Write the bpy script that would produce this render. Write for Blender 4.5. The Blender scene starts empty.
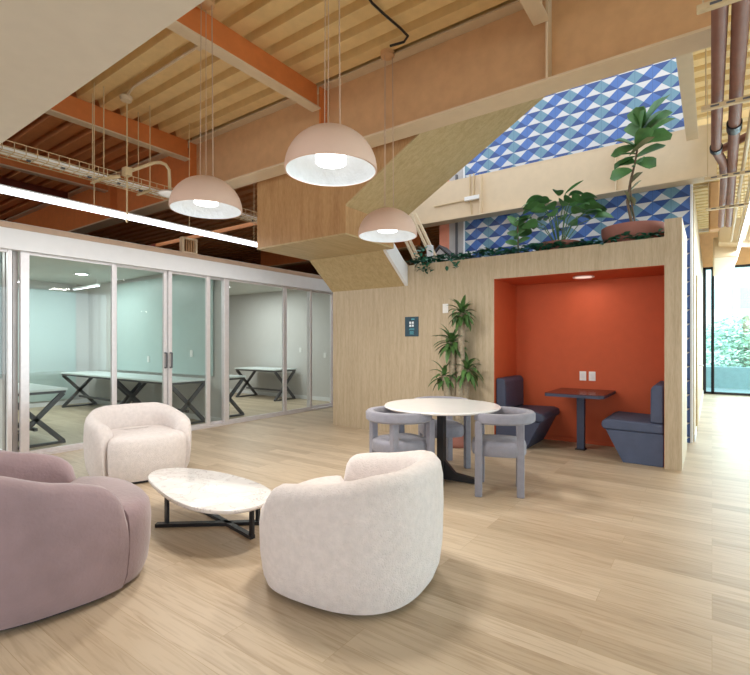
import bpy, bmesh, math, random
from math import sin, cos, pi, radians as R, sqrt
from mathutils import Vector, Matrix, noise
random.seed(7)
C = bpy.context.scene.collection

# ------------------------------------------------------------------ materials
def nodes(name):
    m = bpy.data.materials.new(name); m.use_nodes = True
    nt = m.node_tree; b = nt.nodes['Principled BSDF']
    return m, nt, b
def N(nt, t, **k):
    n = nt.nodes.new(t)
    for a, v in k.items(): setattr(n, a, v)
    return n
def plain(name, col, rough=.6, metal=0, var=.06, scale=8, bump=0, spec=.4, coat=0, sheen=0):
    m, nt, b = nodes(name)
    tc = N(nt, 'ShaderNodeTexCoord'); nz = N(nt, 'ShaderNodeTexNoise'); nz.inputs['Scale'].default_value = scale
    nz.inputs['Detail'].default_value = 4
    nt.links.new(tc.outputs['Object'], nz.inputs['Vector'])
    r = N(nt, 'ShaderNodeValToRGB')
    r.color_ramp.elements[0].position = .3; r.color_ramp.elements[1].position = .7
    r.color_ramp.elements[0].color = tuple(c*(1-var) for c in col)+(1,)
    r.color_ramp.elements[1].color = tuple(min(1, c*(1+var)) for c in col)+(1,)
    nt.links.new(nz.outputs['Fac'], r.inputs['Fac']); nt.links.new(r.outputs['Color'], b.inputs['Base Color'])
    b.inputs['Roughness'].default_value = rough; b.inputs['Metallic'].default_value = metal
    b.inputs['Specular IOR Level'].default_value = spec
    if coat: b.inputs['Coat Weight'].default_value = coat
    if sheen: b.inputs['Sheen Weight'].default_value = sheen; b.inputs['Sheen Roughness'].default_value = .5
    if bump:
        n2 = N(nt, 'ShaderNodeTexNoise'); n2.inputs['Scale'].default_value = bump[0]; n2.inputs['Detail'].default_value = 3
        nt.links.new(tc.outputs['Object'], n2.inputs['Vector'])
        bp = N(nt, 'ShaderNodeBump'); bp.inputs['Strength'].default_value = bump[1]; bp.inputs['Distance'].default_value = .01
        nt.links.new(n2.outputs['Fac'], bp.inputs['Height']); nt.links.new(bp.outputs['Normal'], b.inputs['Normal'])
    return m
def emis(name, col, s):
    m, nt, b = nodes(name)
    b.inputs['Base Color'].default_value = col+(1,)
    b.inputs['Emission Color'].default_value = col+(1,); b.inputs['Emission Strength'].default_value = s
    return m
def wood(name, c0, c1, axis='Z', rough=.5, stretch=14, scale=6):
    """veneer with long grain along an axis"""
    m, nt, b = nodes(name)
    tc = N(nt, 'ShaderNodeTexCoord'); mp = N(nt, 'ShaderNodeMapping')
    s = {'X': (1, stretch, stretch), 'Y': (stretch, 1, stretch), 'Z': (stretch, stretch, 1)}[axis]
    mp.inputs['Scale'].default_value = s
    nt.links.new(tc.outputs['Object'], mp.inputs['Vector'])
    nz = N(nt, 'ShaderNodeTexNoise'); nz.inputs['Scale'].default_value = scale*.25; nz.inputs['Detail'].default_value = 6
    nz.inputs['Distortion'].default_value = .6
    n2 = N(nt, 'ShaderNodeTexNoise'); n2.inputs['Scale'].default_value = scale*2; n2.inputs['Detail'].default_value = 5
    nt.links.new(mp.outputs[0], nz.inputs['Vector']); nt.links.new(mp.outputs[0], n2.inputs['Vector'])
    mx = N(nt, 'ShaderNodeMath', operation='ADD'); hf = N(nt, 'ShaderNodeMath', operation='MULTIPLY'); hf.inputs[1].default_value = .5
    nt.links.new(nz.outputs['Fac'], mx.inputs[0]); nt.links.new(n2.outputs['Fac'], mx.inputs[1]); nt.links.new(mx.outputs[0], hf.inputs[0])
    r = N(nt, 'ShaderNodeValToRGB'); r.color_ramp.elements[0].position = .35; r.color_ramp.elements[1].position = .62
    r.color_ramp.elements[0].color = c0+(1,); r.color_ramp.elements[1].color = c1+(1,)
    nt.links.new(hf.outputs[0], r.inputs['Fac']); nt.links.new(r.outputs['Color'], b.inputs['Base Color'])
    b.inputs['Roughness'].default_value = rough; b.inputs['Specular IOR Level'].default_value = .35
    return m
def floor_mat():
    m, nt, b = nodes('oak_planks')
    tc = N(nt, 'ShaderNodeTexCoord'); br = N(nt, 'ShaderNodeTexBrick')
    br.offset = .37; br.offset_frequency = 3
    for k, v in (('Scale', 1), ('Mortar Size', .0012), ('Mortar Smooth', .2), ('Bias', 0), ('Brick Width', 1.35), ('Row Height', .15)):
        br.inputs[k].default_value = v
    br.inputs['Color1'].default_value = (0, 0, 0, 1); br.inputs['Color2'].default_value = (1, 1, 1, 1); br.inputs['Mortar'].default_value = (.5, .5, .5, 1)
    nt.links.new(tc.outputs['Object'], br.inputs['Vector'])
    # grain, shifted per plank
    mp = N(nt, 'ShaderNodeMapping'); mp.inputs['Scale'].default_value = (1.1, 15, 1)
    ad = N(nt, 'ShaderNodeVectorMath', operation='MULTIPLY_ADD'); ad.inputs[1].default_value = (9, 5, 3)
    nt.links.new(br.outputs['Color'], ad.inputs[0]); nt.links.new(tc.outputs['Object'], ad.inputs[2]); nt.links.new(ad.outputs[0], mp.inputs['Vector'])
    nz = N(nt, 'ShaderNodeTexNoise'); nz.inputs['Scale'].default_value = 2.0; nz.inputs['Detail'].default_value = 8; nz.inputs['Distortion'].default_value = 1.4
    nt.links.new(mp.outputs[0], nz.inputs['Vector'])
    r1 = N(nt, 'ShaderNodeValToRGB'); e = r1.color_ramp.elements
    e[0].position = 0; e[0].color = (.435, .34, .235, 1); e[1].position = 1; e[1].color = (.575, .47, .35, 1)
    x = e.new(.35); x.color = (.505, .40, .285, 1); x = e.new(.6); x.color = (.54, .435, .315, 1)
    nt.links.new(br.outputs['Color'], r1.inputs['Fac'])
    r2 = N(nt, 'ShaderNodeValToRGB'); r2.color_ramp.elements[0].position = .28; r2.color_ramp.elements[0].color = (.74, .67, .60, 1)
    r2.color_ramp.elements[1].position = .55; r2.color_ramp.elements[1].color = (1.06, 1.05, 1.04, 1)
    nt.links.new(nz.outputs['Fac'], r2.inputs['Fac'])
    mx = N(nt, 'ShaderNodeMix', data_type='RGBA', blend_type='MULTIPLY'); mx.inputs['Factor'].default_value = .75
    nt.links.new(r1.outputs['Color'], mx.inputs['A']); nt.links.new(r2.outputs['Color'], mx.inputs['B'])
    m2 = N(nt, 'ShaderNodeMix', data_type='RGBA'); m2.inputs['B'].default_value = (.42, .31, .19, 1)
    nt.links.new(br.outputs['Fac'], m2.inputs['Factor']); nt.links.new(mx.outputs['Result'], m2.inputs['A'])
    nt.links.new(m2.outputs['Result'], b.inputs['Base Color'])
    b.inputs['Roughness'].default_value = .42; b.inputs['Specular IOR Level'].default_value = .45
    return m
def marble():
    m, nt, b = nodes('marble')
    tc = N(nt, 'ShaderNodeTexCoord'); nz = N(nt, 'ShaderNodeTexNoise'); nz.inputs['Scale'].default_value = 4.5
    nz.inputs['Detail'].default_value = 9; nz.inputs['Distortion'].default_value = 2.2
    nt.links.new(tc.outputs['Object'], nz.inputs['Vector'])
    r = N(nt, 'ShaderNodeValToRGB'); e = r.color_ramp.elements
    e[0].position = .40; e[0].color = (.84, .81, .80, 1); e[1].position = .60; e[1].color = (.88, .86, .85, 1)
    x = e.new(.485); x.color = (.84, .80, .79, 1); x = e.new(.50); x.color = (.56, .51, .52, 1); x = e.new(.515); x.color = (.85, .82, .81, 1)
    nt.links.new(nz.outputs['Fac'], r.inputs['Fac']); nt.links.new(r.outputs['Color'], b.inputs['Base Color'])
    b.inputs['Roughness'].default_value = .14
    return m
def glass(name, tint=(.80, .93, .90), refl=.10):
    m, nt, b = nodes(name)
    nt.nodes.remove(b); out = nt.nodes['Material Output']
    tr = N(nt, 'ShaderNodeBsdfTransparent'); tr.inputs['Color'].default_value = tint+(1,)
    gl = N(nt, 'ShaderNodeBsdfGlossy'); gl.inputs['Roughness'].default_value = .02
    mx = N(nt, 'ShaderNodeMixShader'); fr = N(nt, 'ShaderNodeFresnel'); fr.inputs['IOR'].default_value = 1.45
    tc = N(nt, 'ShaderNodeTexCoord'); nz = N(nt, 'ShaderNodeTexNoise'); nz.inputs['Scale'].default_value = .6
    bp = N(nt, 'ShaderNodeBump'); bp.inputs['Strength'].default_value = .003
    nt.links.new(tc.outputs['Object'], nz.inputs['Vector']); nt.links.new(nz.outputs['Fac'], bp.inputs['Height']); nt.links.new(bp.outputs['Normal'], gl.inputs['Normal'])
    ml = N(nt, 'ShaderNodeMath', operation='MULTIPLY'); geo = N(nt, 'ShaderNodeNewGeometry'); inv = N(nt, 'ShaderNodeMath', operation='SUBTRACT'); inv.inputs[0].default_value = 1
    nt.links.new(geo.outputs['Backfacing'], inv.inputs[1]); nt.links.new(inv.outputs[0], ml.inputs[1])
    nt.links.new(fr.outputs[0], ml.inputs[0]); nt.links.new(ml.outputs[0], mx.inputs[0])
    nt.links.new(tr.outputs[0], mx.inputs[1]); nt.links.new(gl.outputs[0], mx.inputs[2]); nt.links.new(mx.outputs[0], out.inputs['Surface'])
    return m
def tile_mat(P, Q, x_end, z0):
    """square tiles cut by both diagonals: white, blue, teal and navy triangles, alternating tile by tile"""
    m, nt, b = nodes('azulejo_tiles')
    tc = N(nt, 'ShaderNodeTexCoord'); sp = N(nt, 'ShaderNodeSeparateXYZ'); nt.links.new(tc.outputs['Object'], sp.inputs[0])
    def M(op, a, c=None, d=None):
        n = N(nt, 'ShaderNodeMath', operation=op)
        for i, v in enumerate((a, c, d)):
            if v is None: continue
            if isinstance(v, (int, float)): n.inputs[i].default_value = v
            else: nt.links.new(v, n.inputs[i])
        return n.outputs[0]
    u = M('DIVIDE', M('SUBTRACT', sp.outputs[0], x_end), P)     # <0 to the left
    v = M('DIVIDE', M('SUBTRACT', sp.outputs[2], z0), Q)
    fu = M('SUBTRACT', u, M('FLOOR', u)); fv = M('SUBTRACT', v, M('FLOOR', v))
    iu = M('FLOOR', u)
    odd = M('ABSOLUTE', M('MODULO', iu, 2))                     # -1 -> 1 (the tile at the right end)
    a = M('GREATER_THAN', fv, fu)                               # above the rising diagonal
    c = M('GREATER_THAN', fv, M('SUBTRACT', 1, fu))             # above the falling diagonal
    top = M('MULTIPLY', a, c); bot = M('MULTIPLY', M('SUBTRACT', 1, a), M('SUBTRACT', 1, c))
    left = M('MULTIPLY', a, M('SUBTRACT', 1, c)); right = M('MULTIPLY', M('SUBTRACT', 1, a), c)
    even = M('SUBTRACT', 1, odd)
    white = M('ADD', M('MULTIPLY', odd, top), M('MULTIPLY', even, bot))
    blue = M('ADD', M('MULTIPLY', odd, right), M('MULTIPLY', even, left))
    teal = M('ADD', M('MULTIPLY', odd, left), M('MULTIPLY', even, right))
    cur = (.025, .07, .25, 1)
    prev = None
    for msk, col in ((white, (.60, .61, .63, 1)), (blue, (.06, .15, .44, 1)), (teal, (.13, .27, .37, 1))):
        mx = N(nt, 'ShaderNodeMix', data_type='RGBA'); nt.links.new(msk, mx.inputs['Factor'])
        if prev is None: mx.inputs['A'].default_value = cur
        else: nt.links.new(prev, mx.inputs['A'])
        mx.inputs['B'].default_value = col; prev = mx.outputs['Result']
    eg = M('MAXIMUM', M('GREATER_THAN', M('ABSOLUTE', M('SUBTRACT', fu, .5)), .49), M('GREATER_THAN', M('ABSOLUTE', M('SUBTRACT', fv, .5)), .49))
    mx = N(nt, 'ShaderNodeMix', data_type='RGBA'); nt.links.new(M('MULTIPLY', eg, .75), mx.inputs['Factor'])
    nt.links.new(prev, mx.inputs['A']); mx.inputs['B'].default_value = (.05, .09, .2, 1)
    nt.links.new(mx.outputs['Result'], b.inputs['Base Color']); b.inputs['Roughness'].default_value = .3
    return m

OAK = wood('oak_veneer', (.44, .345, .225), (.57, .465, .33), 'Z')
OAKX = wood('oak_veneer_across', (.42, .31, .15), (.56, .43, .24), 'X')
OAKY = wood('oak_veneer_along', (.42, .31, .15), (.56, .43, .24), 'Y')
OAKR = wood('oak_veneer_reddish', (.38, .20, .08), (.52, .31, .14), 'Z', stretch=9)
FLOOR = floor_mat(); MARBLE = marble()
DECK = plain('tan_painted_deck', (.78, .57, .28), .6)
TAN = plain('tan_painted_steel', (.62, .37, .19), .55)
CREAM = plain('cream_painted_steel', (.68, .54, .37), .55, var=.03)
RUST = plain('rust_orange_steel', (.66, .20, .05), .55)
MAROON = plain('dark_maroon_shade', (.16, .03, .016), .7)  # low light of the rear zone put into the colour as dark maroon
GYP = plain('gypsum_ceiling', (.66, .60, .50), .9, var=.02)
WHITE = plain('white_paint', (.78, .78, .79), .6, var=.02)
BROWNCAP = plain('beige_cap_trim', (.50, .35, .25), .6)
ALU = plain('brushed_aluminium', (.76, .72, .73), .38, metal=.35, var=.04, scale=20)
ALUD = plain('dull_aluminium', (.42, .38, .37), .4, metal=.4)
GLASS = glass('partition_glass', (.94, .975, .97)); WGLASS = glass('window_glass', (.86, .97, .98))
ROOMW = plain('office_wall_paint', (.58, .56, .54), .85, var=.02)
CYAN = plain('back_painted_glass_board', (.47, .57, .55), .35, var=.02)
ORANGE = plain('burnt_orange_paint', (.56, .10, .032), .65, var=.03)
NAVY = plain('navy_vinyl', (.05, .06, .105), .5, bump=(180, .15), var=.08)
SLATE = plain('slate_blue_fabric', (.085, .105, .175), .8, bump=(160, .3), var=.08)
BLACK = plain('black_powder_coat', (.018, .018, .022), .45)
BOUCLE = plain('cream_boucle', (.78, .71, .69), .95, bump=(140, .9), var=.06, scale=30, sheen=.3)
MAUVE = plain('mauve_velvet', (.30, .205, .22), .8, bump=(60, .25), var=.12, scale=5, sheen=.5)
GREYF = plain('grey_felt', (.265, .26, .305), .9, bump=(150, .4), var=.07, scale=20, sheen=.2)
PINK = plain('blush_enamel', (.74, .53, .43), .45, var=.02)
LAMPIN = plain('white_lamp_lining', (.74, .78, .80), .7, bump=(30, .6))
LAMPON = emis('lamp_diffuser_on', (1, .98, .97), 2.2)
LED = emis('led_strip_on', (.92, .94, 1), 5)
DOWN = emis('downlight_on', (.95, 1, 1), 12)
TERRA = plain('terracotta', (.36, .15, .12), .7)
SOIL = plain('soil', (.05, .035, .025), .95)
LEAF = plain('dracaena_leaf', (.075, .16, .045), .4, var=.35, scale=6)
FIG = plain('fiddle_leaf', (.09, .22, .07), .4, var=.3, scale=7)
FIGD = plain('dusty_fig_leaf', (.22, .22, .12), .6, var=.2)
IVY = plain('ivy_leaf', (.03, .15, .09), .5, var=.35, scale=9)
BARK = plain('cane_bark', (.34, .28, .20), .9, var=.25, scale=30, bump=(60, .6))
STEM = plain('brown_stem', (.16, .11, .075), .8, var=.2)
PIPE = plain('brown_insulated_pipe', (.25, .12, .09), .6, var=.1)
CONDUIT = plain('tan_conduit', (.60, .46, .27), .5)
SALMON = plain('salmon_paint', (.78, .30, .20), .7)
GREYP = plain('grey_panel', (.48, .46, .45), .7)
SIGN = plain('dark_teal_sign', (.02, .06, .09), .3)
PLASTIC = plain('white_plastic', (.85, .84, .82), .4, var=.01)
DESKT = plain('white_desktop', (.72, .78, .77), .3, var=.02)
DESKL = plain('gunmetal_frame', (.12, .12, .13), .5, metal=.3)
SIGNW = plain('white_print', (.8, .85, .9), .5); SIGNT = plain('teal_print', (.10, .42, .52), .5)
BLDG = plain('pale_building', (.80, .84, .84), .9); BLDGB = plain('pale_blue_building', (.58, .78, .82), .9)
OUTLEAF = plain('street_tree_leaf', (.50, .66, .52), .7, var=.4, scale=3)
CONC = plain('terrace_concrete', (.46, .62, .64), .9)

# ------------------------------------------------------------------ mesh helper
class MB:
    def __init__(s): s.bm = bmesh.new()
    def box(s, x0, x1, y0, y1, z0, z1):
        v = [s.bm.verts.new(p) for p in ((x0,y0,z0),(x1,y0,z0),(x1,y1,z0),(x0,y1,z0),(x0,y0,z1),(x1,y0,z1),(x1,y1,z1),(x0,y1,z1))]
        for f in ((3,2,1,0),(4,5,6,7),(0,1,5,4),(1,2,6,5),(2,3,7,6),(3,0,4,7)): s.bm.faces.new([v[i] for i in f])
        return s
    def prism(s, pts, off):
        """closed polygon of 3D points extruded by a vector"""
        off = Vector(off); a = [s.bm.verts.new(p) for p in pts]; b = [s.bm.verts.new(Vector(p)+off) for p in pts]
        n = len(pts); s.bm.faces.new(a[::-1]); s.bm.faces.new(b)
        for i in range(n): s.bm.faces.new((a[i], a[(i+1)%n], b[(i+1)%n], b[i]))
        return s
    def bar(s, p, q, w, h=None, up=(0,0,1)):
        p = Vector(p); q = Vector(q); h = h or w; d = (q-p).normalized(); up = Vector(up)
        if abs(d.dot(up)) > .99: up = Vector((0,1,0))
        sd = d.cross(up).normalized(); u = sd.cross(d)
        s.prism([p+sd*w/2*i+u*h/2*j for i, j in ((-1,-1),(1,-1),(1,1),(-1,1))], q-p); return s
    def tube(s, pts, r, n=10, rr=None):
        pts = [Vector(p) for p in pts]; rings = []
        prev = None
        for i, p in enumerate(pts):
            t = (pts[min(i+1, len(pts)-1)]-pts[max(i-1, 0)]).normalized()
            if prev is None:
                a = t.orthogonal().normalized()
            else: a = (prev-t*prev.dot(t)).normalized()
            prev = a; b = t.cross(a); rad = rr[i] if rr else r
            rings.append([s.bm.verts.new(p+(a*cos(2*pi*k/n)+b*sin(2*pi*k/n))*rad) for k in range(n)])
        for i in range(len(rings)-1):
            for k in range(n): s.bm.faces.new((rings[i][k], rings[i][(k+1)%n], rings[i+1][(k+1)%n], rings[i+1][k]))
        s.bm.faces.new(rings[0][::-1]); s.bm.faces.new(rings[-1]); return s
    def lathe(s, prof, c=(0,0,0), n=48, closed=False):
        c = Vector(c); rings = []
        for r, z in prof:
            rings.append([s.bm.verts.new(c+Vector((r*cos(2*pi*k/n), r*sin(2*pi*k/n), z))) for k in range(n)] if r > 1e-5 else [s.bm.verts.new(c+Vector((0,0,z)))])
        seq = list(zip(rings, rings[1:]+rings[:1])) if closed else list(zip(rings, rings[1:]))
        for a, b in seq:
            for k in range(n):
                j = (k+1) % n
                if len(a) == 1 and len(b) == 1: continue
                if len(a) == 1: s.bm.faces.new((a[0], b[j], b[k]))
                elif len(b) == 1: s.bm.faces.new((a[k], a[j], b[0]))
                else: s.bm.faces.new((a[k], a[j], b[j], b[k]))
        return s
    def grid(s, rows, closeu=False):
        vs = [[s.bm.verts.new(p) for p in r] for r in rows]
        for i in range(len(vs)-1):
            m = len(vs[0])
            for k in range(m if closeu else m-1):
                j = (k+1) % m
                s.bm.faces.new((vs[i][k], vs[i][j], vs[i+1][j], vs[i+1][k]))
        return vs
    def build(s, name, mat, parent=None, smooth=False, bevel=0, sub=0, seg=2):
        bmesh.ops.recalc_face_normals(s.bm, faces=s.bm.faces)
        me = bpy.data.meshes.new(name); s.bm.to_mesh(me); s.bm.free()
        o = bpy.data.objects.new(name, me); C.objects.link(o)
        for m in (mat if isinstance(mat, (list, tuple)) else [mat]): me.materials.append(m)
        if parent: o.parent = parent
        if bevel:
            b = o.modifiers.new('bevel', 'BEVEL'); b.width = bevel; b.segments = seg; b.limit_method = 'ANGLE'; b.angle_limit = R(40)
        if sub:
            b = o.modifiers.new('sub', 'SUBSURF'); b.levels = sub; b.render_levels = sub
        if smooth or bevel or sub:
            me.polygons.foreach_set('use_smooth', [True]*len(me.polygons))
            if not sub:
                w = o.modifiers.new('wn', 'WEIGHTED_NORMAL') if bevel else None
                if not bevel and hasattr(me, 'set_sharp_from_angle'): me.set_sharp_from_angle(angle=R(45))
        return o
def tag(o, label, cat, group=None, kind=None):
    o['label'] = label; o['category'] = cat
    if group: o['group'] = group
    if kind: o['kind'] = kind
    return o
def thing(name, label, cat, loc=(0,0,0), rz=0, group=None):
    o = bpy.data.objects.new(name, None); C.objects.link(o); o.empty_display_size = .1
    o.location = loc; o.rotation_euler = (0, 0, rz); return tag(o, label, cat, group)
def struct(o, label=None):
    o['kind'] = 'structure'
    if label: o['label'] = label
    return o
def dup(root, loc, rz, label, group=None):
    r = root.copy(); C.objects.link(r); r.location = loc; r.rotation_euler = (0, 0, rz); r['label'] = label
    if group: r['group'] = group
    for ch in list(root.children):
        c = ch.copy(); C.objects.link(c); c.parent = r
        for g in list(ch.children):
            d = g.copy(); C.objects.link(d); d.parent = c
    return r

# ------------------------------------------------------------------ key dimensions (metres; camera stands at the origin)
XP0, XP1, YP = -5.15, -.26, 5.99       # wooden pod: left end, right end, front face
XG = -6.64                             # glass partition plane
ZD = 4.33                              # underside of the steel deck
YA, YD = 4.145, 7.6                    # two steel girders
ZF = 3.55                              # girder underside

# ------------------------------------------------------------------ setting
struct(MB().box(-14, 7, -5, 15.75, -.15, 0).build('floor', FLOOR), 'pale oak plank floor')
def deck(x0, x1, y0, y1, mat=None):
    m = MB(); P = .26; y = y0; prof = []
    while y < y1-1e-6:
        for dy, dz in ((0, 0), (.145, 0), (.165, .075), (.24, .075)):
            if y+dy < y1: prof.append((y+dy, ZD+dz))
        y += P
    prof.append((y1, ZD))
    pts = [(x0, a, z) for a, z in prof]+[(x0, y1, ZD+.2), (x0, y0, ZD+.2)]
    m.prism(pts, (x1-x0, 0, 0))
    return m.build('ceiling', mat or DECK)
DECKR = plain('rust_red_deck', (.60, .25, .09), .6)  # redder deck colour for the office bays and the rear
struct(deck(-6.25, 7, -5, 4.15), 'ribbed tan steel deck over the lounge')
struct(deck(-14, -6.25, -5, 4.15, DECKR), 'rust red steel deck over the offices')
struct(deck(-14, -5.2, 4.15, 7.6, DECKR), 'rust red steel deck beyond the landing')
struct(deck(-.2, 7, 4.15, 7.6), 'ribbed tan steel deck over the corridor')
struct(deck(-14, -4.2, 7.87, 15.75, DECKR), 'rust red steel deck far behind the pod')
struct(deck(-4.2, 7, 7.87, 15.75), 'ribbed tan steel deck past the second girder')
struct(MB().box(-7.4, 2.2, -5, 1.44, 3.1, 3.22).build('ceiling', GYP), 'smooth plaster ceiling panel')
# tile wall
struct(MB().box(-3.575, -.242, 7.75, 7.85, 0, 7.2).build('wall_back', tile_mat(.2229, .194, -.242, 3.38), None), 'wall of blue, teal and white triangle tiles')
struct(MB().box(-.242, -.215, 7.73, 7.87, 0, 7.2).box(-3.60, -3.575, 7.73, 7.87, 0, 7.2).build('trim_1', WHITE), 'pale edge trim of the tiled wall')
struct(MB().box(-3.9, -3.6, 7.78, 7.88, 2.4, 7.2).build('wall_panel', GREYP), 'grey wall panel beside the tiles')
struct(MB().box(-3.76, -3.73, 7.74, 7.78, 2.4, 4.4).build('trim_2', DESKL), 'dark joint strip in the grey panel')
struct(MB().box(-4.1, -3.9, 7.78, 7.88, 2.4, 7.2).build('wall_column', SALMON), 'salmon painted wall strip')
# room beyond and corridor
struct(MB().box(-.40, -.20, 7.87, 15.6, 0, 3.45).build('wall_corridor', OAK), 'oak panelled corridor wall')
d = struct(MB().box(-.20, -.18, 8.7, 9.7, .02, 2.4).build('door_1', OAKX), 'oak door in the corridor wall')
MB().tube([(-.17, 8.8, 1.02), (-.12, 8.8, 1.02), (-.12, 8.93, 1.02)], .012).build('door_handle', ALU, d, smooth=True)
struct(MB().box(-.205, -.185, 7.87, 8.7, 0, .1).box(-.205, -.185, 9.7, 15.6, 0, .1).build('baseboard_corridor', WHITE), 'white corridor baseboard')
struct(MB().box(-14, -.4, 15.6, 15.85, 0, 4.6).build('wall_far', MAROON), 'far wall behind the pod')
struct(MB().box(-.4, 7, 15.55, 15.75, 3.42, 4.4).build('wall_above_window', TAN), 'bulkhead over the end windows')
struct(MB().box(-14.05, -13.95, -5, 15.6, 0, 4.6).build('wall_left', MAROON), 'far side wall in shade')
k = 1
for x0, x1 in ((-.2, -.02), (-.02, 2.3), (2.3, 4.6), (4.6, 6.9)):
    w = struct(MB().box(x0, x0+.07, 15.58, 15.66, 0, 3.42).box(x1-.0, x1+.03, 15.58, 15.66, 0, 3.42).box(x0, x1, 15.58, 15.66, 0, .06).box(x0, x1, 15.58, 15.66, 3.36, 3.42).build('window_%d' % k, BLACK), 'tall corridor end window')
    MB().box(x0+.07, x1, 15.61, 15.62, .06, 3.36).build('pane', WGLASS, w); k += 1

for y0 in (-4.6, -1.2, 2.2, 5.6, 9.0, 12.4):
    w = struct(MB().box(6.9, 6.97, y0, y0+.07, 0, 3.42).box(6.9, 6.97, y0+.07, y0+3.1, 0, .06).box(6.9, 6.97, y0+.07, y0+3.1, 3.36, 3.42).box(6.9, 6.97, y0+3.1, y0+3.17, 0, 3.42).build('window_%d' % (30+int(y0)), BLACK), 'tall side window')
    MB().box(6.93, 6.94, y0+.07, y0+3.1, .06, 3.36).build('pane', WGLASS, w)
struct(MB().box(6.88, 7.0, -5, 15.6, 3.42, 4.6).build('wall_right', TAN), 'bulkhead over the side windows')
# ------------------------------------------------------------------ steel beams
def ibeam_x(name, x0, x1, y, z0, z1, label, web, fl=CREAM, fw=.25, topf=None):
    t = thing(name, label, 'steel beam', (0, y, z0))
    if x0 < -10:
        MB().box(x0, -6.22, -.008, .008, .02, z1-z0).build('web', RUST, t); MB().box(-6.22, x1, -.008, .008, .02, z1-z0).build('web', web, t)  # left stretch of a long girder's web gets the rust colour
    else: MB().box(x0, x1, -.008, .008, .02, z1-z0).build('web', web, t)
    MB().box(x0, x1, -fw/2, fw/2, 0, .022).build('flange', fl, t)
    topf = topf or fw; MB().box(x0, x1, -topf/2, topf/2, z1-z0-.02, z1-z0-.002).build('flange', fl, t)
    return t
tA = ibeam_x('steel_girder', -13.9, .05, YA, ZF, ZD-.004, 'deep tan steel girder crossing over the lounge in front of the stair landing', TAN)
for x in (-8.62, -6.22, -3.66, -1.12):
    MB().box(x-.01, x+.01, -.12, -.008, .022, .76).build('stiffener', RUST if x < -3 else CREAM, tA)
tD = ibeam_x('steel_girder', -6.2, .05, YD, ZF-.02, 4.25, 'deep cream steel girder passing in front of the patterned tiles', CREAM, topf=.02)
MB().box(-1.14, -1.12, -.1, -.008, .022, .69).build('stiffener', CREAM, tD)
MB().box(-3.2, -3.18, -.1, -.008, .022, .69).build('stiffener', CREAM, tD)
def ibeam_y(x, y0, y1, label, web, group='cross beams under the deck', fw=.13):
    t = thing('steel_beam', label, 'steel beam', (x, y0, ZF+.49), 0, group)
    L = y1-y0; h = ZD-.002-(ZF+.49)
    MB().box(-.007, .007, 0, L, .015, h).build('web', web, t)
    MB().box(-fw/2, fw/2, 0, L, 0, .016).build('flange', CREAM, t)
    return t
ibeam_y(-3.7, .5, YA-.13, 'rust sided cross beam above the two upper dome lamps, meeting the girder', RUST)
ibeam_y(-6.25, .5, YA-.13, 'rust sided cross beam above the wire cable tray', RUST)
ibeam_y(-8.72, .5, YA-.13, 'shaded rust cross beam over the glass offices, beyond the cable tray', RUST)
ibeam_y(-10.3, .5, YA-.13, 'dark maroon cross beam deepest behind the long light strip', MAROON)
ibeam_y(-1.16, .5, YA-.13, 'short cream beam end near the top edge above the stair', CREAM)
ibeam_y(-.21, YA+.13, YD-.13, 'cream beam at the right end of the upper tiles, beside the pipes', CREAM)
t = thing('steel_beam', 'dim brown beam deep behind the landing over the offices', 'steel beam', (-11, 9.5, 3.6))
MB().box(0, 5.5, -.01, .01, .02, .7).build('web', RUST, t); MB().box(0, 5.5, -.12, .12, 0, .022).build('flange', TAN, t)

# ------------------------------------------------------------------ glass offices
X2 = -11.72
struct(MB().box(XG-.07, XG+.07, -1.2, 8.45, 2.45, 2.69).build('wall_glass_header', WHITE), 'white header band over the glass offices')
struct(MB().box(XG-.10, XG+.085, -1.2, 8.45, 2.69, 2.755).build('trim_3', BROWNCAP), 'beige cap strip on the header')
struct(MB().box(-13.9, XG-.1, -1.2, 8.45, 2.70, 2.80).build('ceiling', plain('office_ceiling', (.62, .62, .58), .9, var=.02)), 'office ceiling')
struct(MB().box(X2-.1, X2, -1.2, 8.45, 0, 2.7).build('wall_office_back', ROOMW), 'office back wall')
struct(MB().box(X2, XG-.07, 5.0, 5.1, 0, 2.7).build('wall_office_divider', ROOMW), 'divider between the two offices')
struct(MB().box(X2, XG-.12, 1.98, 2.06, 0, 2.7).build('wall_office_near', ROOMW), 'near office side wall')
struct(MB().box(X2, XG-.07, 8.38, 8.46, 0, 2.7).build('wall_office_far', ROOMW), 'far office side wall')
struct(MB().box(X2, X2+.015, 2.06, 5.0, 0, .09).box(X2+.015, XG-.07, 8.365, 8.38, 0, .09).box(X2+.015, XG-.07, 4.985, 5.0, 0, .09).box(X2, XG-.12, 1.965, 1.98, 0, .1).build('baseboard_office', WHITE), 'white office baseboards')
MBW = lambda *a: MB().box(*a)
struct(MB().box(XG-.05, XG+.05, -1.2, 8.4, 0, .035).build('trim_4', ALU), 'aluminium floor track of the glass wall')
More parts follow.
